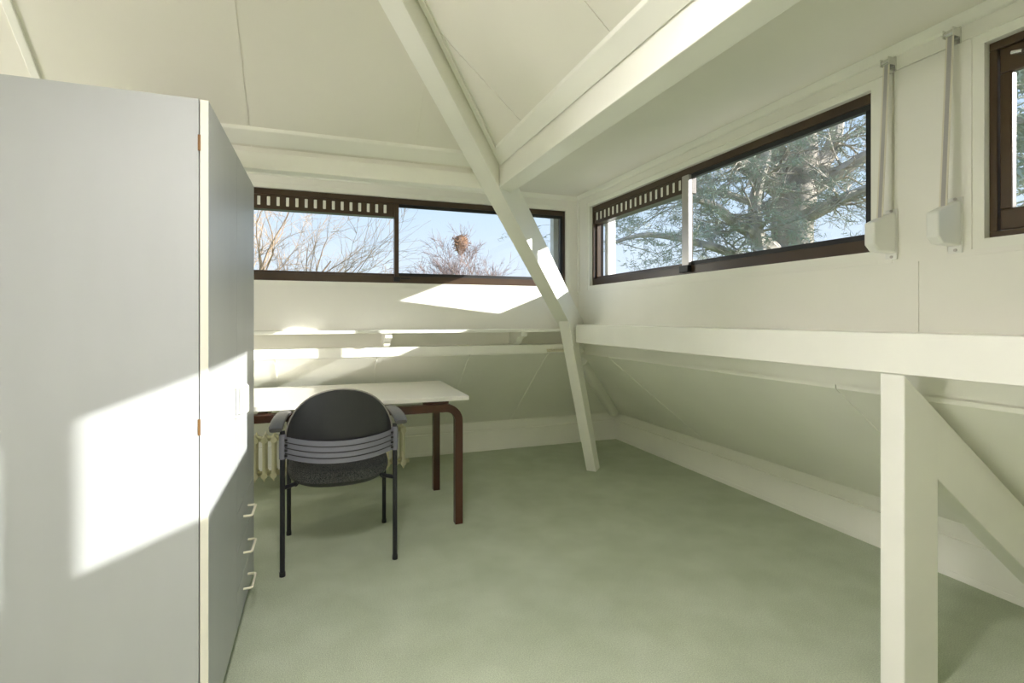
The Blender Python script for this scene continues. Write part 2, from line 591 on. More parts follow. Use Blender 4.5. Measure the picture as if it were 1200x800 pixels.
def slider(name, axis, a, b, mid, vent_low, label):
    """two-light metal sliding window; vent_low: the fixed light with the grille is a..mid, else mid..b"""
    F = Frame(axis)
    m = MB()
    F.box(m, a, b, .03, .115, SILL, SILL + .05)
    F.box(m, a, b, .03, .115, HEAD - .038, HEAD)
    F.box(m, a, a + .018, .03, .115, SILL + .05, HEAD - .038)
    F.box(m, b - .018, b, .03, .115, SILL + .05, HEAD - .038)
    w = m.build(name, 'brown_frame', bev=.002)
    struct(w, label)
    fa, fb = (a + .018, mid) if vent_low else (mid, b - .018)        # fixed light
    sa, sb = (mid - .01, b - .018) if vent_low else (a + .018, mid + .01)   # sliding light
    z0, z1 = SILL + .05, HEAD - .038
    zv = 1.90
    # fixed light: slim sash and pane, grille above
    m = MB()
    F.box(m, fa, fb, .055, .085, z0, z0 + .018)
    F.box(m, fa, fa + .012, .055, .085, z0 + .018, zv)
    F.box(m, fb - .012, fb, .055, .085, z0 + .018, zv)
    m.build('fixed_sash', 'brown_frame', w, bev=.002)
    m = MB()
    F.box(m, fa + .01, fb - .01, .068, .072, z0 + .012, zv)
    m.build('pane', 'window_glass', w)
    m = MB()
    F.box(m, fa, fb, .036, .11, zv, z1)
    v = m.build('ventilation_grille', 'brown_frame', w, bev=.002)
    n = 18 if axis == 'y' else 21
    s0, s1 = fa + .05, fb - .075
    if axis == 'y':
        s0, s1 = fa + .05, fb - .045
    base = None
    for k in range(n):
        x = s0 + (s1 - s0) * k / (n - 1)
        if base is None:
            m = MB()
            F.box(m, x - .0095, x + .0095, .033, .04, zv + .022, z1 - .012)
            base = m.build('slot', 'trim_paint', v, bev=.004)
            x_first = x
        else:
            c = base.copy()
            c.parent = v
            off = x - x_first
            c.location = (off, 0, 0) if axis == 'x' else (0, off, 0)
            COL.objects.link(c)
    # sliding light in the inner track
    m = MB()
    F.box(m, sa, sb, .034, .056, z0 - .004, z0 + .022)
    F.box(m, sa, sb, .034, .056, z1 - .022, z1)
    e0, e1 = (sa, sb - .022) if vent_low else (sb - .03, sa)
    for x0, x1 in ((sa, sa + .022), (sb - .022, sb)):
        F.box(m, x0, x1, .034, .056, z0 + .022, z1 - .022)
    m.build('sliding_sash', 'black_rubber', w, bev=.002)
    m = MB()
    F.box(m, sa + .018, sb - .018, .044, .048, z0 + .018, z1 - .018)
    m.build('pane', 'window_glass', w)
    # meeting stile with finger pull and catch
    m = MB()
    if vent_low:
        F.box(m, mid - .014, mid + .016, .014, .036, z0 - .01, z1 - .004)
    else:
        F.box(m, mid - .05, mid + .006, .014, .036, z0 - .01, z1 - .004)
    m.build('meeting_stile', 'brown_frame' if vent_low else 'grey_metal', w, bev=.002)
    m = MB()
    if vent_low:
        F.box(m, mid - .02, mid + .024, .004, .034, SILL + .012, SILL + .042)
        F.box(m, mid + .03, mid + .10, .018, .03, SILL + .03, SILL + .038)
    else:
        F.box(m, mid - .055, mid + .02, .004, .034, SILL + .012, SILL + .05)
    m.build('catch', 'black_rubber', w, bev=.003)
    # outside: shutter guide rails
    for x0 in (a + .004, b - .05):
        m = MB()
        F.box(m, x0, x0 + .046, .135, .20, SILL - .06, HEAD + .05)
        m.build('shutter_guide', 'white_plastic', w, bev=.003)
    return w


window_1 = slider('window_1', 'x', W1A, W1B, .478, True,
                  'long brown metal sliding window with slotted vent above the desk')
window_2 = slider('window_2', 'y', W2A, W2B, 2.395, False,
                  'long brown metal sliding window facing the big cedar')

# window_3: brown wooden casements
m = MB()
F = Frame('y')
zs0, zs1 = SILL + .015, HEAD + .005
F.box(m, W3A, W3B, .03, .115, SILL, SILL + .02)
F.box(m, W3A, W3B, .03, .115, HEAD - .025, HEAD)
for x0, x1 in ((W3A, W3A + .02), (W3B - .02, W3B), (-.115, -.085)):
    F.box(m, x0, x1, .03, .115, SILL + .02, HEAD - .025)
window_3 = m.build('window_3', 'brown_wood', bev=.002)
struct(window_3, 'brown wooden casement window beside the strap winders')
for x0, x1 in ((-.082, W3B - .023), (W3A + .023, -.118)):
    m = MB()
    za, zb = SILL + .022, HEAD - .027
    F.box(m, x0, x1, .035, .060, za, za + .062)
    F.box(m, x0, x1, .035, .060, zb - .075, zb)
    F.box(m, x0, x0 + .03, .035, .060, za + .062, zb - .075)
    F.box(m, x1 - .03, x1, .035, .060, za + .062, zb - .075)
    s_ = m.build('casement_sash', 'brown_wood', window_3, bev=.004)
    m = MB()
    F.box(m, x0 + .025, x1 - .025, .043, .047, za + .055, zb - .07)
    m.build('pane', 'window_glass', s_)
m = MB()
m.tube([(XW + .035, .905, 1.965), (XW + .005, .905, 1.965)], .006, 8)
m.tube([(XW + .005, .893, 1.962), (XW + .005, .918, 1.968)], .006, 8)
m.tube([(XW + .035, .865, 1.965), (XW + .012, .865, 1.965)], .007, 8)
m.build('hook', 'bright_metal', window_3, smooth=True)

# ------------------------------------------------------------------ timber frame
# hip rafter: bottom edge heights follow z = 2.594 - .89 x on its centre line
def hip_pt(x, off, dz):
    r = off / math.sqrt(2)
    return (x + r, x + HIP_U - r, 2.594 - KU * x + dz)
w_ = .0475
m = MB().hexa([hip_pt(1.90, -w_, 0), hip_pt(1.90, w_, 0), hip_pt(-.18, w_, 0), hip_pt(-.18, -w_, 0),
               hip_pt(1.90, -w_, .215), hip_pt(1.90, w_, .215), hip_pt(-.18, w_, .215), hip_pt(-.18, -w_, .215)])
hip = m.build('hip_rafter', 'beam_paint', bev=.003)
tag(hip, 'cream painted hip rafter running diagonally down into the room corner', 'beam')

# leaning strut under the hip
top = [Vector((1.567, 3.352, 1.20)), Vector((1.620, 3.297, 1.20)), Vector((1.76, 3.437, 1.10)), Vector((1.707, 3.492, 1.10))]
bot = [Vector((1.945, 3.632, 0)), Vector((2.000, 3.577, 0)), Vector((2.085, 3.668, 0)), Vector((2.030, 3.723, 0))]
m = MB().hexa([bot[0], bot[1], bot[2], bot[3], top[0], top[1], top[2], top[3]])
strut = m.build('strut', 'beam_paint', bev=.003)
tag(strut, 'leaning cream strut standing on the carpet under the hip rafter', 'beam')

# purlins
m = MB().hexa([(.85, YMIN, 1.87), (.95, YMIN, 1.87), (.95, 2.645, 1.87), (.85, 2.535, 1.87),
               (.85, YMIN, 1.996), (.95, YMIN, 1.996), (.95, 2.645, 1.996), (.85, 2.535, 1.996)])
tag(m.build('purlin', 'beam_paint', bev=.003), 'cream horizontal purlin running from the hip rafter towards the casement window side', 'beam')
m = MB().hexa([(XMIN, 2.585, 1.87), (.80, 2.585, 1.87), (.86, 2.645, 1.87), (XMIN, 2.69, 1.87),
               (XMIN, 2.585, 1.945), (.80, 2.585, 1.945), (.86, 2.645, 1.945), (XMIN, 2.69, 1.945)])
p_ = m.build('purlin', 'beam_paint', bev=.003)
tag(p_, 'cream horizontal purlin above the window over the desk', 'beam')
MB().box(XMIN, .80, 2.605, 2.69, 1.945, 1.998).build('upper_board', 'wall_paint', p_)

# post and rafter under the boxed beam
PX = 1.712
PY0, PY1 = 1.108, 1.184
def raf(x, dz): return 1.022 - KL * (x - PX) + dz
m = MB().prism([(PX, PY0, 0), (PX + .162, PY0, 0), (PX + .162, PY0, raf(PX + .162, -.002)), (PX, PY0, 1.020)], (0, PY1 - PY0, 0))
tag(m.build('post', 'beam_paint', bev=.004), 'square cream post carrying the boxed beam', 'post')
m = MB().prism([(PX + .02, PY0 + .001, raf(PX + .02, 0)), (2.728, PY0 + .001, raf(2.728, 0)), (2.728, PY0 + .001, raf(2.728, -.22)),
                (PX + .02, PY0 + .001, raf(PX + .02, -.22))], (0, .08, 0))
tag(m.build('rafter', 'beam_paint', bev=.004), 'sloping cream rafter going outwards from the square post', 'beam')
# hip of the lower slope, rounded
pa, pb = Vector((2.665, 4.425, .30)), Vector((1.93, 3.69, .30 + KL * .735))
m = MB()
m.sweep([pb, pa], [(.055 * math.cos(a), .065 * math.sin(a)) for a in [2 * math.pi * k / 16 for k in range(16)]])
tag(m.build('hip_pole', 'slope_paint', smooth=True), 'rounded grey-cream hip timber in the corner behind the strut', 'beam')

# shelf on corbels
m = MB().box(XMIN, 1.70, 3.475, YW + .125, 1.098, 1.119)
tag(m.build('wall_shelf', 'trim_paint', bev=.002), 'long narrow white shelf board below the window over the desk', 'shelf')
def corbel(x, label):
    prof = [(YW + .12, 1.098), (3.495, 1.098), (3.495, 1.066)]
    for k in range(7):
        a = math.pi / 2 * k / 6
        prof.append((3.505 + .10 * math.sin(a), 1.062 - .05 * (1 - math.cos(a))))
    prof += [(3.65, 1.012), (3.65, 1.0), (YW + .12, 1.0)]
    m = MB().prism([(x - .022, y, z) for y, z in prof], (.045, 0, 0))
    o = m.build('shelf_bracket', 'trim_paint', bev=.002)
    tag(o, label, 'bracket', 'brackets under the shelf')
corbel(.407, 'scroll-cut white shelf bracket directly above the desk')
corbel(1.365, 'scroll-cut white shelf bracket beside the leaning strut')

# twisted cord on the plate behind the strut
m = MB()
for ph in (0, math.pi):
    m.tube([(1.60 + .0032 * k, 3.612 + .007 * math.sin(k * .55 + ph), .952 + .007 * math.cos(k * .55 + ph)) for k in range(56)], .0055, 6)
tag(m.build('cord', 'rope_white', smooth=True), 'short twisted white cord fixed behind the leaning strut', 'cord')

# ------------------------------------------------------------------ shutter strap winders
def winder(y, label, label2):
    x1 = XW
    e = empty('strap_winder', (x1, y, 1.40))
    tag(e, label, 'strap winder', 'shutter strap winders')
    m = MB().prism([(x1 - .006, y, 1.565), (x1 - .03, y, 1.560), (x1 - .115, y, 1.525), (x1 - .115, y, 1.45), (x1 - .09, y, 1.428), (x1 - .006, y, 1.424)], (0, .036, 0))
    m.build('housing', 'white_plastic', e, bev=.006, seg=3)
    MB().box(x1 - .006, x1 - .0005, y - .002, y + .038, 1.403, 1.578).build('wall_plate', 'white_plastic', e, bev=.002)
    for z in (1.412, 1.572):
        MB().tube([(x1 - .006, y + .016, z), (x1 - .009, y + .016, z)], .005, 8).build('screw', 'grey_metal', e)
    # strap with its guide
    ys = y + .018
    s = empty('shutter_strap', (x1 - .03, ys, 1.56))
    tag(s, label2, 'strap', 'shutter straps')
    p0, p1 = Vector((x1 - .028, ys, 2.085)), Vector((x1 - .062, ys, 1.546))
    for nm, w, m_ in (('webbing', .011, 'strap_cream'), ('centre_stripe', .006, 'strap_grey')):
        d = .0008 if nm == 'webbing' else .0014
        m = MB().hexa([(p1.x - d, ys - w, p1.z), (p1.x + d, ys - w, p1.z), (p1.x + d, ys + w, p1.z), (p1.x - d, ys + w, p1.z),
                       (p0.x - d, ys - w, p0.z), (p0.x + d, ys - w, p0.z), (p0.x + d, ys + w, p0.z), (p0.x - d, ys + w, p0.z)])
        m.build(nm, m_, s)
    m = MB().box(x1 - .006, x1 - .0005, ys - .016, ys + .016, 2.055, 2.108)
    m.box(x1 - .04, x1 - .004, ys - .015, ys - .012, 2.075, 2.102).box(x1 - .04, x1 - .004, ys + .012, ys + .015, 2.075, 2.102)
    m.build('guide_bracket', 'bright_metal', s, bev=.002)
    MB().tube([(x1 - .027, ys - .014, 2.088), (x1 - .027, ys + .014, 2.088)], .011, 12).build('roller', 'bright_metal', s, smooth=True)
winder(1.233, 'white shutter strap winder at the edge of the sliding window', 'grey shutter strap hanging beside the sliding window')
winder(1.038, 'white shutter strap winder nearer the wooden casement window', 'grey shutter strap hanging nearer the wooden casement window')

# ------------------------------------------------------------------ wardrobe
WX, WY0, WY1, WZ = -.296, 1.63, 2.63, 1.80
wd = empty('wardrobe', (-.6, 2.13, 0))
tag(wd, 'tall light grey laminate wardrobe with doors, drawers and cream handles', 'wardrobe')
bx0, bx1 = -.88, WX - .024
MB().box(bx0, bx1, WY0, WY0 + .019, 0, WZ).build('side_panel', 'wardrobe_white', wd, bev=.001)
MB().box(bx0, bx1, WY1 - .019, WY1, 0, WZ).build('side_panel', 'wardrobe_white', wd, bev=.001)
MB().box(bx0, bx1, WY0 + .019, WY1 - .019, WZ - .02, WZ - .001).build('top_panel', 'wardrobe_white', wd)
MB().box(bx0, bx0 + .01, WY0 + .019, WY1 - .019, .0, WZ - .02).build('back_panel', 'wardrobe_white', wd)
MB().box(bx1 - .02, bx1 - .002, WY0 + .019, WY1 - .019, 0, .045).build('plinth', 'wardrobe_white', wd)
def bow(m, y0, z0, y1, z1, r=.0048, out=.03):
    a, b = Vector((WX, y0, z0)), Vector((WX, y1, z1))
    o = Vector((out, 0, 0))
    d = (b - a).normalized() * .006
    m.tube([a - Vector((.004, 0, 0)), a + o * .8, a + o + d, b + o - d, b + o * .8, b - Vector((.004, 0, 0))], r, 8)
    return m
ym = (WY0 + WY1) / 2
dl = MB().box(WX - .02, WX, WY0 + .001, ym - .0015, .05, WZ - .002).build('door', 'wardrobe_white', wd, bev=.001)
MB().box(WX - .0205, WX - .0005, WY0 - .0004, WY0 + .001, .05, WZ - .002).build('edge_band', 'wardrobe_edge', dl)
bow(MB(), ym - .045, .845, ym - .045, .95).build('handle', 'cream_plastic', dl, smooth=True)
for z in (.90, 1.68):
    MB().box(WX - .026, WX - .019, WY0 - .001, WY0 + .004, z - .022, z + .022).build('hinge', 'hinge_brass', dl)
dr = MB().box(WX - .02, WX, ym + .0015, WY1 - .001, .482, WZ - .002).build('door', 'wardrobe_white', wd, bev=.001)
bow(MB(), ym + .045, .845, ym + .045, .95).build('handle', 'cream_plastic', dr, smooth=True)
for k in range(3):
    z0 = .05 + .144 * k
    d = MB().box(WX - .02, WX, ym + .0015, WY1 - .001, z0, z0 + .141).build('drawer', 'wardrobe_white', wd, bev=.001)
    bow(MB(), 2.30, z0 + .075, 2.43, z0 + .075).build('handle', 'cream_plastic', d, smooth=True)

# ------------------------------------------------------------------ desk
dk = empty('desk', (0, 3.37, 0))
tag(dk, 'white topped desk on dark brown bent plywood legs', 'desk')
DX0, DX1, DY0, DY1 = -.82, .812, 2.97, 3.77
MB().box(DX0, DX1, DY0, DY1, .714, .74).build('desk_top', 'desk_white', dk, bev=.003)
def bent_leg(side, y):
    xo = .767 if side > 0 else -.775
    pts = []
    R = .10
    t_ = .044
    def outline(off):
        z1 = .700 - off
        x1 = xo - side * off
        r = R - off
        cx, cz = xo - side * R, .700 - R
        arc = [(cx + side * r * math.sin(a), cz + r * math.cos(a)) for a in [math.pi / 2 * k / 10 for k in range(11)]]
        return [(xo - side * .37, z1)] + arc + [(x1, 0)]
    A, B = outline(0), outline(t_)
    m = MB()
    for i in range(len(A) - 1):
        p = [A[i], A[i + 1], B[i + 1], B[i]]
        m.prism([(x, y, z) for x, z in p], (0, .05, 0))
    # weld
    o = m.build('leg', 'desk_wood', dk)
    import bmesh
    b = bmesh.new()
    b.from_mesh(o.data)
    bmesh.ops.remove_doubles(b, verts=b.verts, dist=1e-5)
    dup = [f for f in b.faces if all(e.is_manifold is False and len(e.link_faces) > 2 for e in f.edges if e.calc_length() < .2) and False]
    b.to_mesh(o.data)
    b.free()
    return o
for y in (2.945, 3.575):
    for s in (1, -1):
        bent_leg(s, y)
    MB().box(-.404, .396, y + .002, y + .048, .657, .6995).build('rail', 'desk_wood', dk, bev=.002)
    for x in (.60, -.61):
        MB().box(x - .06, x + .09, max(y + .004, 2.975), y + .046, .6995, .7145).build('spacer_block', 'desk_wood', dk)
for x in (-.3, .3):
    MB().box(x - .025, x + .025, 2.993, 3.577, .66, .697).build('cross_rail', 'desk_wood', dk, bev=.002)

# ------------------------------------------------------------------ chair
ch = empty('stacking_chair', (.08, 2.88, 0))
tag(ch, 'black stacking armchair with rounded back and speckled fabric seat', 'chair')
CX = .08
LX = {-1: -.177, 1: .337}
for s in (-1, 1):
    x = LX[s]
    MB().tube([(x, 2.63, .012), (x, 2.63, .66), (x, 2.632, .675)], .0115, 12).build('leg', 'chair_steel', ch, smooth=True)
    MB().tube([(x, 3.12, .012), (x, 3.12, .60), (x, 3.105, .655), (x, 3.06, .683), (x, 2.98, .69)], .0115, 12).build('leg', 'chair_steel', ch, smooth=True)
    for y in (2.63, 3.12):
        MB().tube([(x, y, 0), (x, y, .02)], .0135, 12).build('foot_cap', 'black_rubber', ch, smooth=True)
    # sleeve on the rear upright that holds the band
    MB().tube([(x, 2.63, .545), (x, 2.63, .66)], .0155, 12).build('sleeve', 'chair_band', ch, smooth=True)
    # arm pad
    n = 12
    prof = [(.031 * math.copysign(abs(math.cos(a)) ** .6, math.cos(a)), .014 * math.copysign(abs(math.sin(a)) ** .6, math.sin(a)) * .85)
            for a in [2 * math.pi * k / 16 for k in range(16)]]
    path = [(x + s * .026, 2.585, .688), (x + s * .026, 2.61, .694), (x + s * .024, 2.68, .706), (x + s * .018, 2.78, .713), (x + s * .012, 2.90, .708), (x + s * .006, 3.0, .698), (x, 3.06, .684)]
    MB().sweep(path, prof, scale=[.85, 1, 1, 1, 1, .95, .75]).build('armrest', 'chair_arm', ch, smooth=True)
    # seat rails
    MB().tube([(x, 2.63, .408), (x - s * .03, 2.66, .408), (x - s * .06, 2.70, .405)], .010, 10).build('seat_rail', 'chair_steel', ch, smooth=True)
    MB().tube([(x, 3.12, .415), (x - s * .06, 3.08, .405)], .010, 10).build('seat_rail', 'chair_steel', ch, smooth=True)
    MB().tube([(x - s * .055, 2.68, .405), (x - s * .055, 3.10, .405)], .010, 10).build('seat_rail', 'chair_steel', ch, smooth=True)

def seat_outline(a, k):
    # superellipse plan, rounder at the back (camera side)
    e = .62 if math.sin(a) > 0 else .72
    return (CX + k * .248 * math.copysign(abs(math.cos(a)) ** e, math.cos(a)), 2.89 + k * .25 * math.copysign(abs(math.sin(a)) ** e, math.sin(a)))
def cushion(levels, n=40):
    m = MB()
    vs, fs = [], []
    for k, z in levels:
        for j in range(n):
            x, y = seat_outline(2 * math.pi * j / n, k)
            vs.append((x, y, z + .012 * ((y - 2.89) / .25) - .010 * (1 - ((x - CX) / .25) ** 2)))
    for i in range(len(levels) - 1):
        for j in range(n):
            j2 = (j + 1) % n
            fs.append((i * n + j, i * n + j2, (i + 1) * n + j2, (i + 1) * n + j))
    fs.append(tuple(range(n - 1, -1, -1)))
    fs.append(tuple((len(levels) - 1) * n + j for j in range(n)))
    return m.add(vs, fs)
cushion([(.86, .412), (.97, .418), (1.0, .432), (1.0, .448), (.985, .463), (.95, .473), (.85, .479), (.5, .481), (.15, .481)]) \
    .build('seat', 'chair_fabric', ch, smooth=True)
cushion([(.62, .392), (.86, .397), (.965, .412), (.985, .424), (.97, .43), (.5, .43)]).build('seat_shell', 'chair_plastic', ch, smooth=True)

BZ0, BZM, BZ1 = .565, .625, .872
def back_y(x, z):
    return 2.525 + .105 * (abs(x - CX) / .245) ** 2.0 - .10 * (z - .62) + .0
def back_half(z):
    if z < BZM:
        return .243 - .035 * ((BZM - z) / (BZM - BZ0)) ** 2
    return .243 * math.sqrt(max(0, 1 - ((z - BZM) / (BZ1 - BZM)) ** 2)) ** .92
zrows = [BZ0 + (BZM - BZ0) * k / 5 for k in range(5)] + [BZM + (BZ1 - BZM) * math.sin(math.pi / 2 * k / 14) for k in range(15)]
zrows[-1] = BZ1 - .0004
def back_grid(inset, dy):
    g = []
    for z in zrows:
        hw = max(back_half(z) - inset, .002)
        zz = z if z < BZM else BZM + (z - BZM) * (1 - inset / (BZ1 - BZM))
        g.append([(CX + hw * (2 * j / 18 - 1), back_y(CX + hw * (2 * j / 18 - 1), zz) + dy, zz) for j in range(19)])
    return g
MB().sheet(back_grid(0, .012), back_grid(.004, 0)).build('back_shell', 'chair_plastic', ch, smooth=True)
MB().sheet(back_grid(.03, .05), back_grid(.006, .0125)).build('back_cushion', 'chair_fabric', ch, smooth=True)
pth = []
for z in zrows[::1]:
    pth.append((CX - back_half(z), back_y(CX - back_half(z), z) + .010, z))
for z in zrows[::-1]:
    pth.append((CX + back_half(z), back_y(CX + back_half(z), z) + .010, z))
MB().tube(pth, .0045, 6).build('piping', 'chair_piping', ch, smooth=True)
# ribbed band round the lower back
def band(z0, z1, y_off, t_):
    A, B = [], []
    for z in (z0, z1):
        ra, rb = [], []
        for j in range(25):
            k = 2 * j / 24 - 1
            x = CX + k * .247
            sag = -.012 * (1 - k * k)
            y = 2.500 + .125 * abs(k) ** 2.2 + y_off
            ra.append((x, y, z + sag))
            rb.append((x, y + t_, z + sag))
        A.append(ra); B.append(rb)
    return MB().sheet(B, A)
bd = band(.548, .648, 0, .010).build('back_band', 'chair_band', ch, smooth=True)
for k in range(3):
    z = .572 + .026 * k
    band(z - .0022, z + .0022, -.002, .006).build('rib', 'chair_plastic', bd)
for s in (-1, 1):
    for k in range(4):
        z = .562 + .024 * k
        MB().box(LX[s] - s * .010, LX[s] - s * .026, 2.612, 2.63, z - .005, z + .005).build('lug', 'black_rubber', ch)

# ------------------------------------------------------------------ radiator under the desk
rd = empty('radiator', (0, 4.05, 0))
tag(rd, 'low cream cast-iron column radiator under the desk', 'radiator')
base = None
NX = 21
for k in range(NX):
    x = .575 - .06 * k
    if base is None:
        m = MB()
        for y in (4.0, 4.10):
            zs = [.055, .075, .10, .13, .22, .31, .34, .362, .385]
            rs = [.003, .010, .016, .0135, .0125, .0135, .016, .010, .003]
            m.tube([(x, y, z) for z in zs], rs, 10)
        m.tube([(x, 3.985, .345), (x, 4.115, .345)], .022, 10)
        m.tube([(x, 3.985, .098), (x, 4.115, .098)], .022, 10)
        base = m.build('column_section', 'radiator_cream', rd, smooth=True)
    else:
        c = base.copy()
        c.parent = rd
        c.location = (-.06 * k, 0, 0)
        COL.objects.link(c)
xl = .575 - .06 * (NX - 1)
for z in (.098, .345):
    MB().tube([(xl - .02, 4.05, z), (.60, 4.05, z)], .019, 10).build('header_pipe', 'radiator_cream', rd, smooth=True)
MB().tube([(.595, 4.05, .098), (.625, 4.05, .098)], .016, 10).build('end_plug', 'radiator_cream', rd, smooth=True)
for x in (.515, xl + .06):
    MB().tube([(x, 4.05, 0), (x, 4.05, .09)], [.02, .012], 8).build('foot', 'radiator_cream', rd, smooth=True)

# ------------------------------------------------------------------ added fill lights shaped as lamps, both out of frame
x, y, z = -.02, .65, 2.42
e = empty('fill_pendant_lamp', (x, y, z))  # added fixture, its downward fill brightens floor and lower walls
tag(e, 'added fill lamp in a white metal pendant shade under the sloping ceiling', 'added fill lamp')
zt = z_up_r(x) - .001
MB().tube([(x, y, zt), (x, y, zt - .03)], .045, 20).build('ceiling_rose', 'fill_lamp_base', e, smooth=True)
MB().tube([(x, y, z + .235), (x, y, zt - .02)], .004, 8).build('cable', 'chair_steel', e)
n = 32
ro = [(z, .19), (z + .16, .185), (z + .20, .15), (z + .225, .08), (z + .24, .02)]
vs = [(x + r * math.cos(2 * math.pi * k / n), y + r * math.sin(2 * math.pi * k / n), zz) for zz, r in ro for k in range(n)]
fs = [(i * n + k, i * n + (k + 1) % n, (i + 1) * n + (k + 1) % n, (i + 1) * n + k) for i in range(len(ro) - 1) for k in range(n)]
MB().add(vs, fs + [tuple(range((len(ro) - 1) * n, len(ro) * n))]).build('fill_lamp_shade', 'fill_lamp_base', e, smooth=True)
MB().tube([(x, y, z + .13), (x, y, z + .145)], .155, 32).build('diffuser', 'fill_pendant_opal', e)
x, y = -2.75, 1.40
e = empty('fill_floor_lamp', (x, y, 0))  # added fixture, its glow fills the right wall from the left
tag(e, 'added fill lamp with a large opal globe standing on the carpet', 'floor lamp')
MB().tube([(x, y, 0), (x, y, .02), (x, y, .03)], [.16, .16, .03], 24).build('base', 'chair_steel', e, smooth=True)
MB().tube([(x, y, .03), (x, y, 1.10)], .012, 10).build('pole', 'chair_steel', e, smooth=True)
n = 16
zr = [(1.33 - .25 * math.cos(math.pi * k / n), max(.004, .25 * math.sin(math.pi * k / n))) for k in range(n + 1)]
MB().tube([(x, y, z) for z, r in zr], [r for z, r in zr], 24).build('globe', 'fill_globe_opal', e, smooth=True)

# ------------------------------------------------------------------ outside
GROUND = -6.0
m = MB().box(-90, 120, -90, 120, GROUND - .5, GROUND)
struct(m.build('ground', 'lawn'), 'lawn around the house')
# outer roof below the windows
struct(MB().prism([(TH - .01, YMIN - .1, 1.32), (3.0, YMIN - .1, .25), (3.0, YMIN - .1, .15), (TH - .01, YMIN - .1, 1.22)], (0, 8.2, 0))
       .build('roof_right', 'roof_tile'), 'tiled roof slope below the right windows')
struct(MB().prism([(XMIN - .1, TY - .01, 1.32), (XMIN - .1, 4.76, .25), (XMIN - .1, 4.76, .15), (XMIN - .1, TY - .01, 1.22)], (5.6, 0, 0))
       .build('roof_left', 'roof_tile'), 'tiled roof slope below the left window')


def grow(out, p, d, length, r, depth, spread, upb, kids, seg=5, minr=.004, jit=.12):
    """recursive branch: out[level] collects (path, radii)"""
    path, rad = [p.copy()], [r]
    d = d.normalized()
    cur = p.copy()
    nseg = max(3, seg)
    marks = []
    for i in range(nseg):
        d = (d + Vector((random.gauss(0, jit), random.gauss(0, jit), random.gauss(0, jit) + upb))).normalized()
        cur = cur + d * (length / nseg)
        k = (i + 1) / nseg
        path.append(cur.copy())
        rad.append(max(minr * .6, r * (1 - .72 * k)))
        marks.append((cur.copy(), d.copy(), k))
    out.append((path, rad, depth))
    if depth > 0:
        for c in range(kids[depth - 1]):
            k = random.uniform(.22, 1.0)
            i = min(nseg - 1, int(k * nseg))
            q, dd, kk = marks[i]
            a = Vector((random.gauss(0, 1), random.gauss(0, 1), random.gauss(0, .7)))
            a = (a - dd * a.dot(dd))
            if a.length < 1e-3:
                continue
            a.normalize()
            nd = dd * math.cos(spread) + a * math.sin(spread)
            grow(out, q, nd, length * random.uniform(.42, .72) * (1.1 - .25 * kk), max(minr, r * (1 - .6 * kk) * .55), depth - 1,
                 spread * random.uniform(.85, 1.15), upb, kids, seg, minr, jit)


def limb_mesh(items, sides):
    m = MB()
    for path, rad, lev in items:
        m.tube(path, rad, sides, caps=False)
    return m


def bare_tree(name, base, height, lean, label, matT, matB, n_main, kids, crown_at, spread0, seed, up=.05, r0=.16, depth=3, minr=.006, first=.45):
    random.seed(seed)
    e = empty(name, base)
    tag(e, label, 'tree', 'bare garden trees')
    top = base + Vector((lean[0], lean[1], height * crown_at))
    path = [base + (top - base) * k for k in (0, .25, .5, .75, 1)]
    path = [p + Vector((random.gauss(0, .05), random.gauss(0, .05), 0)) for p in path]
    path[0] = base
    MB().tube(path, [r0, r0 * .9, r0 * .82, r0 * .76, r0 * .7], 8).build('trunk', matT, e, smooth=True)
    items = []
    for k in range(n_main):
        a = 2 * math.pi * k / n_main + random.uniform(-.4, .4)
        tilt = spread0 * random.uniform(.25, 1.0)
        d = Vector((math.cos(a) * math.sin(tilt), math.sin(a) * math.sin(tilt), math.cos(tilt)))
        q = path[-1] - Vector((0, 0, random.uniform(0, .25) * height * crown_at))
        grow(items, q, d, height * first * random.uniform(.85, 1.1), r0 * .5, depth, .55, up, kids, 6, minr)
    big = [i for i in items if i[2] >= depth - 1]
    small = [i for i in items if i[2] < depth - 1]
    limb_mesh(big, 5).build('branches', matT, e)
    o = limb_mesh(small, 3).build('twigs', matB, e)
    o['kind'] = 'stuff'
    return e


# tree with the nest
D = 30.0
b0 = at(545, 372, D); b0.z = GROUND
nt_ = bare_tree('bare_tree', b0, 13.8, (0, 0), 'bare twiggy tree with a bird nest, seen through the window over the desk', 'twig_mauve', 'twig_mauve',
                13, (6, 6, 5), .53, .80, 5, up=.03, r0=.15, first=.235, minr=.010)
nest_c = at(540, 284, D)
m = MB()
random.seed(3)
vs = []
m.tube([(nest_c.x, nest_c.y, nest_c.z + z) for z in (-.75, -.6, -.35, -.1, .15, .33, .42)], [.05, .18, .30, .38, .36, .25, .08], 12)
for k in range(120):
    a = random.uniform(0, 2 * math.pi); z = random.uniform(-.6, .4); r = .38 * math.sqrt(max(.05, 1 - (z / .6) ** 2))
    p = Vector((nest_c.x + r * math.cos(a), nest_c.y + r * math.sin(a), nest_c.z + z))
    dd = Vector((random.gauss(0, 1), random.gauss(0, 1), random.gauss(0, .6))).normalized() * .25
    m.tube([p - dd, p, p + dd], .012, 3)
tag(m.build('bird_nest', 'nest_brown'), 'large round twig nest high in the bare tree', 'nest')

# tree by the wardrobe edge, nearer, peach coloured twigs
D = 17.0
b1 = at(285, 372, D); b1.z = GROUND
bare_tree('bare_tree', b1, 12.5, (.3, 0), 'bare tree with arching peach-coloured twigs, seen beside the wardrobe', 'bark_bare', 'twig_peach',
          9, (6, 6, 6), .50, 1.05, 21, up=.02, r0=.18, first=.42, minr=.005)
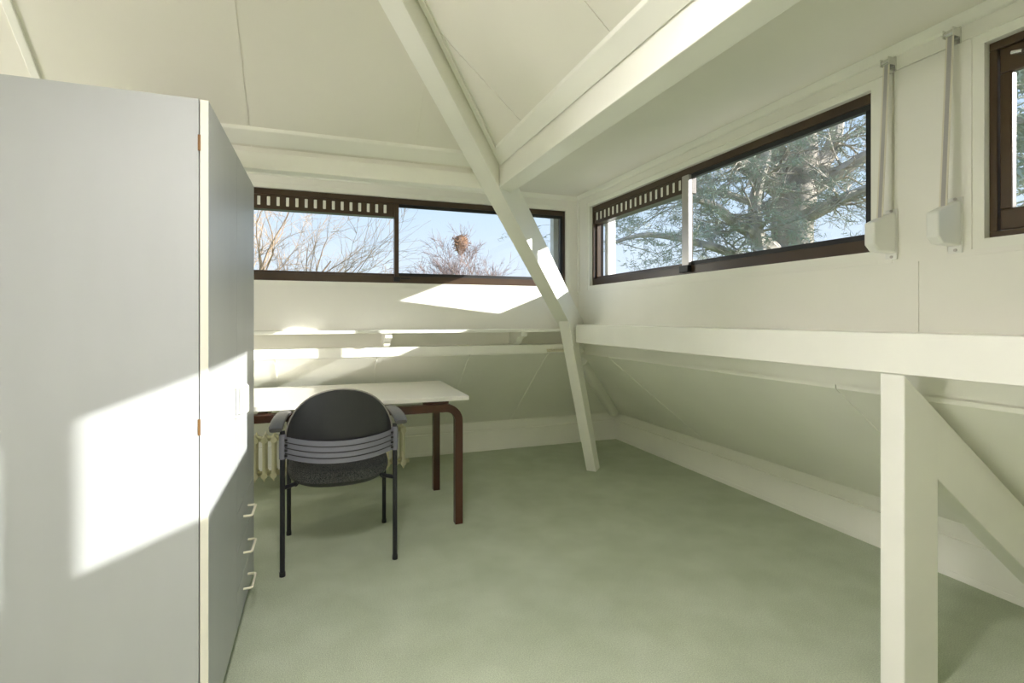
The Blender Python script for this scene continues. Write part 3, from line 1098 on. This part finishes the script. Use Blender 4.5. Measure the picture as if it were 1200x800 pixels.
# bushy low tree between them
D = 27.0
b2 = at(425, 372, D); b2.z = GROUND
e2 = bare_tree('bushy_tree', b2, 9.8, (0, 0), 'small tree with a haze of yellow-green buds between the bare trees', 'bark_bare', 'twig_peach',
               7, (4, 5, 5), .52, .6, 8, up=.05, r0=.10, first=.30, minr=.007)


def tufts(points, size, n_blades, seed):
    random.seed(seed)
    m = MB()
    vs, fs = [], []
    for p, s in points:
        for k in range(n_blades):
            d = Vector((random.gauss(0, 1), random.gauss(0, 1), random.gauss(.1, .7)))
            d.normalize()
            w = d.cross(Vector((random.random(), random.random(), random.random())))
            w.normalize()
            L = size * s * random.uniform(.5, 1.2)
            o = len(vs)
            q = p + Vector((random.gauss(0, .4), random.gauss(0, .4), random.gauss(0, .25))) * size * s
            vs += [q - w * L * .075, q + w * L * .075, q + d * L]
            fs.append((o, o + 1, o + 2))
    m.add(vs, fs)
    return m


random.seed(4)
pts = []
for k in range(900):
    a = random.uniform(0, 6.283); r = 1.5 * math.sqrt(random.random()); h_ = random.random()
    pts.append((Vector((b2.x + r * math.cos(a), b2.y + r * math.sin(a), 1.2 + 2.6 * h_ * (1 - (r / 1.7) ** 2))), 1))
o = tufts(pts, .16, 3, 5).build('bud_haze', 'leaf_yellow', e2)
o['kind'] = 'stuff'

# the big cedar: trunk and limbs traced in depth
cd_base = at(930, 372, 13.0); cd_base.z = GROUND
ce = empty('cedar_tree', cd_base)
tag(ce, 'massive old cedar with forking limbs outside the sliding window', 'tree')
def limb(pts_):
    """pts_: (u, v, depth, radius) -> smooth path"""
    P_ = [at(u, v, d) for u, v, d, r in pts_]
    R_ = [r for u, v, d, r in pts_]
    path, rad = [], []
    for i in range(len(P_) - 1):
        p0, p1, p2, p3 = P_[max(i - 1, 0)], P_[i], P_[i + 1], P_[min(i + 2, len(P_) - 1)]
        for k in range(5):
            t_ = k / 5
            path.append(.5 * ((2 * p1) + (-p0 + p2) * t_ + (2 * p0 - 5 * p1 + 4 * p2 - p3) * t_ ** 2 + (-p0 + 3 * p1 - 3 * p2 + p3) * t_ ** 3))
            rad.append(R_[i] * (1 - t_) + R_[i + 1] * t_)
    path.append(P_[-1]); rad.append(R_[-1])
    return path, rad
trunk_path, trunk_r = limb([(931, 420, 13.0, .52), (930, 330, 13.0, .50), (928, 270, 13.0, .48), (931, 235, 13.0, .50), (938, 205, 13.0, .36), (945, 170, 13.1, .26), (942, 120, 13.3, .18), (950, 40, 13.5, .12)])
trunk_path = [cd_base] + trunk_path
trunk_r = [.75] + trunk_r
MB().tube(trunk_path, trunk_r, 14).build('trunk', 'bark_cedar', ce, smooth=True)
limbs = [
    [(925, 228, 13, .30), (905, 215, 12.8, .24), (880, 198, 12.5, .20), (850, 182, 12.2, .16), (815, 176, 11.8, .11), (770, 182, 11.4, .07), (725, 205, 11.0, .04)],
    [(905, 215, 12.9, .20), (880, 180, 13.4, .15), (850, 162, 13.8, .12), (815, 150, 14.0, .09), (760, 140, 14.2, .05)],
    [(893, 330, 12.2, .17), (890, 290, 12.2, .16), (884, 245, 12.2, .15), (889, 215, 12.2, .13), (898, 180, 12.3, .12), (900, 140, 12.4, .09), (905, 80, 12.6, .06)],
    [(940, 228, 13, .28), (965, 212, 12.8, .20), (990, 198, 12.6, .16), (1020, 180, 12.4, .13), (1060, 165, 12.1, .09), (1110, 150, 11.8, .06)],
    [(942, 210, 13, .26), (968, 185, 13.3, .20), (980, 155, 13.5, .16), (985, 120, 13.7, .13), (1000, 60, 14, .08)],
    [(940, 255, 12.9, .22), (965, 245, 12.4, .15), (990, 232, 12.0, .12), (1030, 215, 11.6, .09), (1090, 200, 11.2, .06)],
    [(915, 300, 12.9, .20), (885, 275, 12.3, .16), (862, 262, 11.9, .13), (835, 240, 11.6, .09), (800, 232, 11.2, .06), (760, 235, 10.8, .04)],
    [(930, 235, 13, .24), (915, 200, 13.2, .17), (905, 175, 13.4, .13), (912, 140, 13.6, .10), (900, 90, 13.9, .06)],
    [(920, 320, 13, .18), (880, 305, 12.6, .12), (820, 285, 12.2, .09), (760, 275, 11.8, .06), (715, 285, 11.4, .03)],
    [(925, 250, 13.2, .18), (890, 240, 14.2, .12), (840, 225, 15.2, .09), (780, 222, 16, .06), (720, 240, 16.5, .03)],
    [(930, 200, 13.2, .16), (890, 150, 14.5, .11), (820, 120, 15.4, .08), (740, 110, 16, .05)],
]
limb_paths = []
for l in limbs:
    p, r = limb(l)
    limb_paths.append((p, r))
    MB().tube(p, r, 8).build('limb', 'bark_cedar', ce, smooth=True)
random.seed(77)
items = []
tuft_pts = []
for li, (p, r) in enumerate(limb_paths):
    n = len(p)
    for c in range(34):
        i = random.randint(int(n * .25), n - 1)
        a = random.uniform(0, 2 * math.pi)
        d = Vector((math.cos(a), math.sin(a), random.gauss(.12, .28)))
        start = len(items)
        grow(items, p[i], d, random.uniform(.7, 1.7), max(.012, r[i] * .25), 2, .6, -.01, (3, 4), 5, .005, .16)
        green = random.random() < (.8 if p[i].x < at(880, 300, 12.5).x else .45)
        if green:
            for path, rad, lev in items[start:]:
                if lev <= 1:
                    for q in path[1:]:
                        if random.random() < .36:
                            tuft_pts.append((q, random.uniform(.7, 1.25)))
small = limb_mesh(items, 3).build('twigs', 'bark_cedar', ce)
small['kind'] = 'stuff'
o = tufts(tuft_pts, .125, 7, 9).build('needles', 'needle_green', ce)
o['kind'] = 'stuff'

# second evergreen outside the wooden casement, also filling behind the cedar
def evergreen(base, h0, h1, rad, n, seed, label):
    random.seed(seed)
    e = empty('evergreen_tree', base)
    tag(e, label, 'tree')
    MB().tube([base, base + Vector((.1, 0, (h1 - base.z) * .5)), Vector((base.x, base.y, h1))], [.35, .22, .03], 8).build('trunk', 'bark_cedar', e, smooth=True)
    items, tp = [], []
    for k in range(n):
        z = random.uniform(h0, h1)
        f_ = 1 - (z - h0) / (h1 - h0 + .01)
        a = random.uniform(0, 6.283)
        L = rad * (.35 + .65 * f_) * random.uniform(.6, 1.0)
        st = len(items)
        grow(items, Vector((base.x, base.y, z)), Vector((math.cos(a), math.sin(a), -.05)), L, .04, 1, .7, .0, (7,), 7, .008, .10)
        for path, r_, lev in items[st:]:
            for q in path[1:]:
                tp.append((q, random.uniform(.8, 1.3)))
    o = limb_mesh(items, 3).build('branches', 'bark_cedar', e)
    o['kind'] = 'stuff'
    o = tufts(tp, .22, 5, seed + 1).build('needles', 'needle_green', e)
    o['kind'] = 'stuff'
eb = at(1215, 372, 9.5); eb.z = GROUND
evergreen(eb, -2.5, 8.5, 2.8, 110, 41, 'dense evergreen tree outside the wooden casement window')
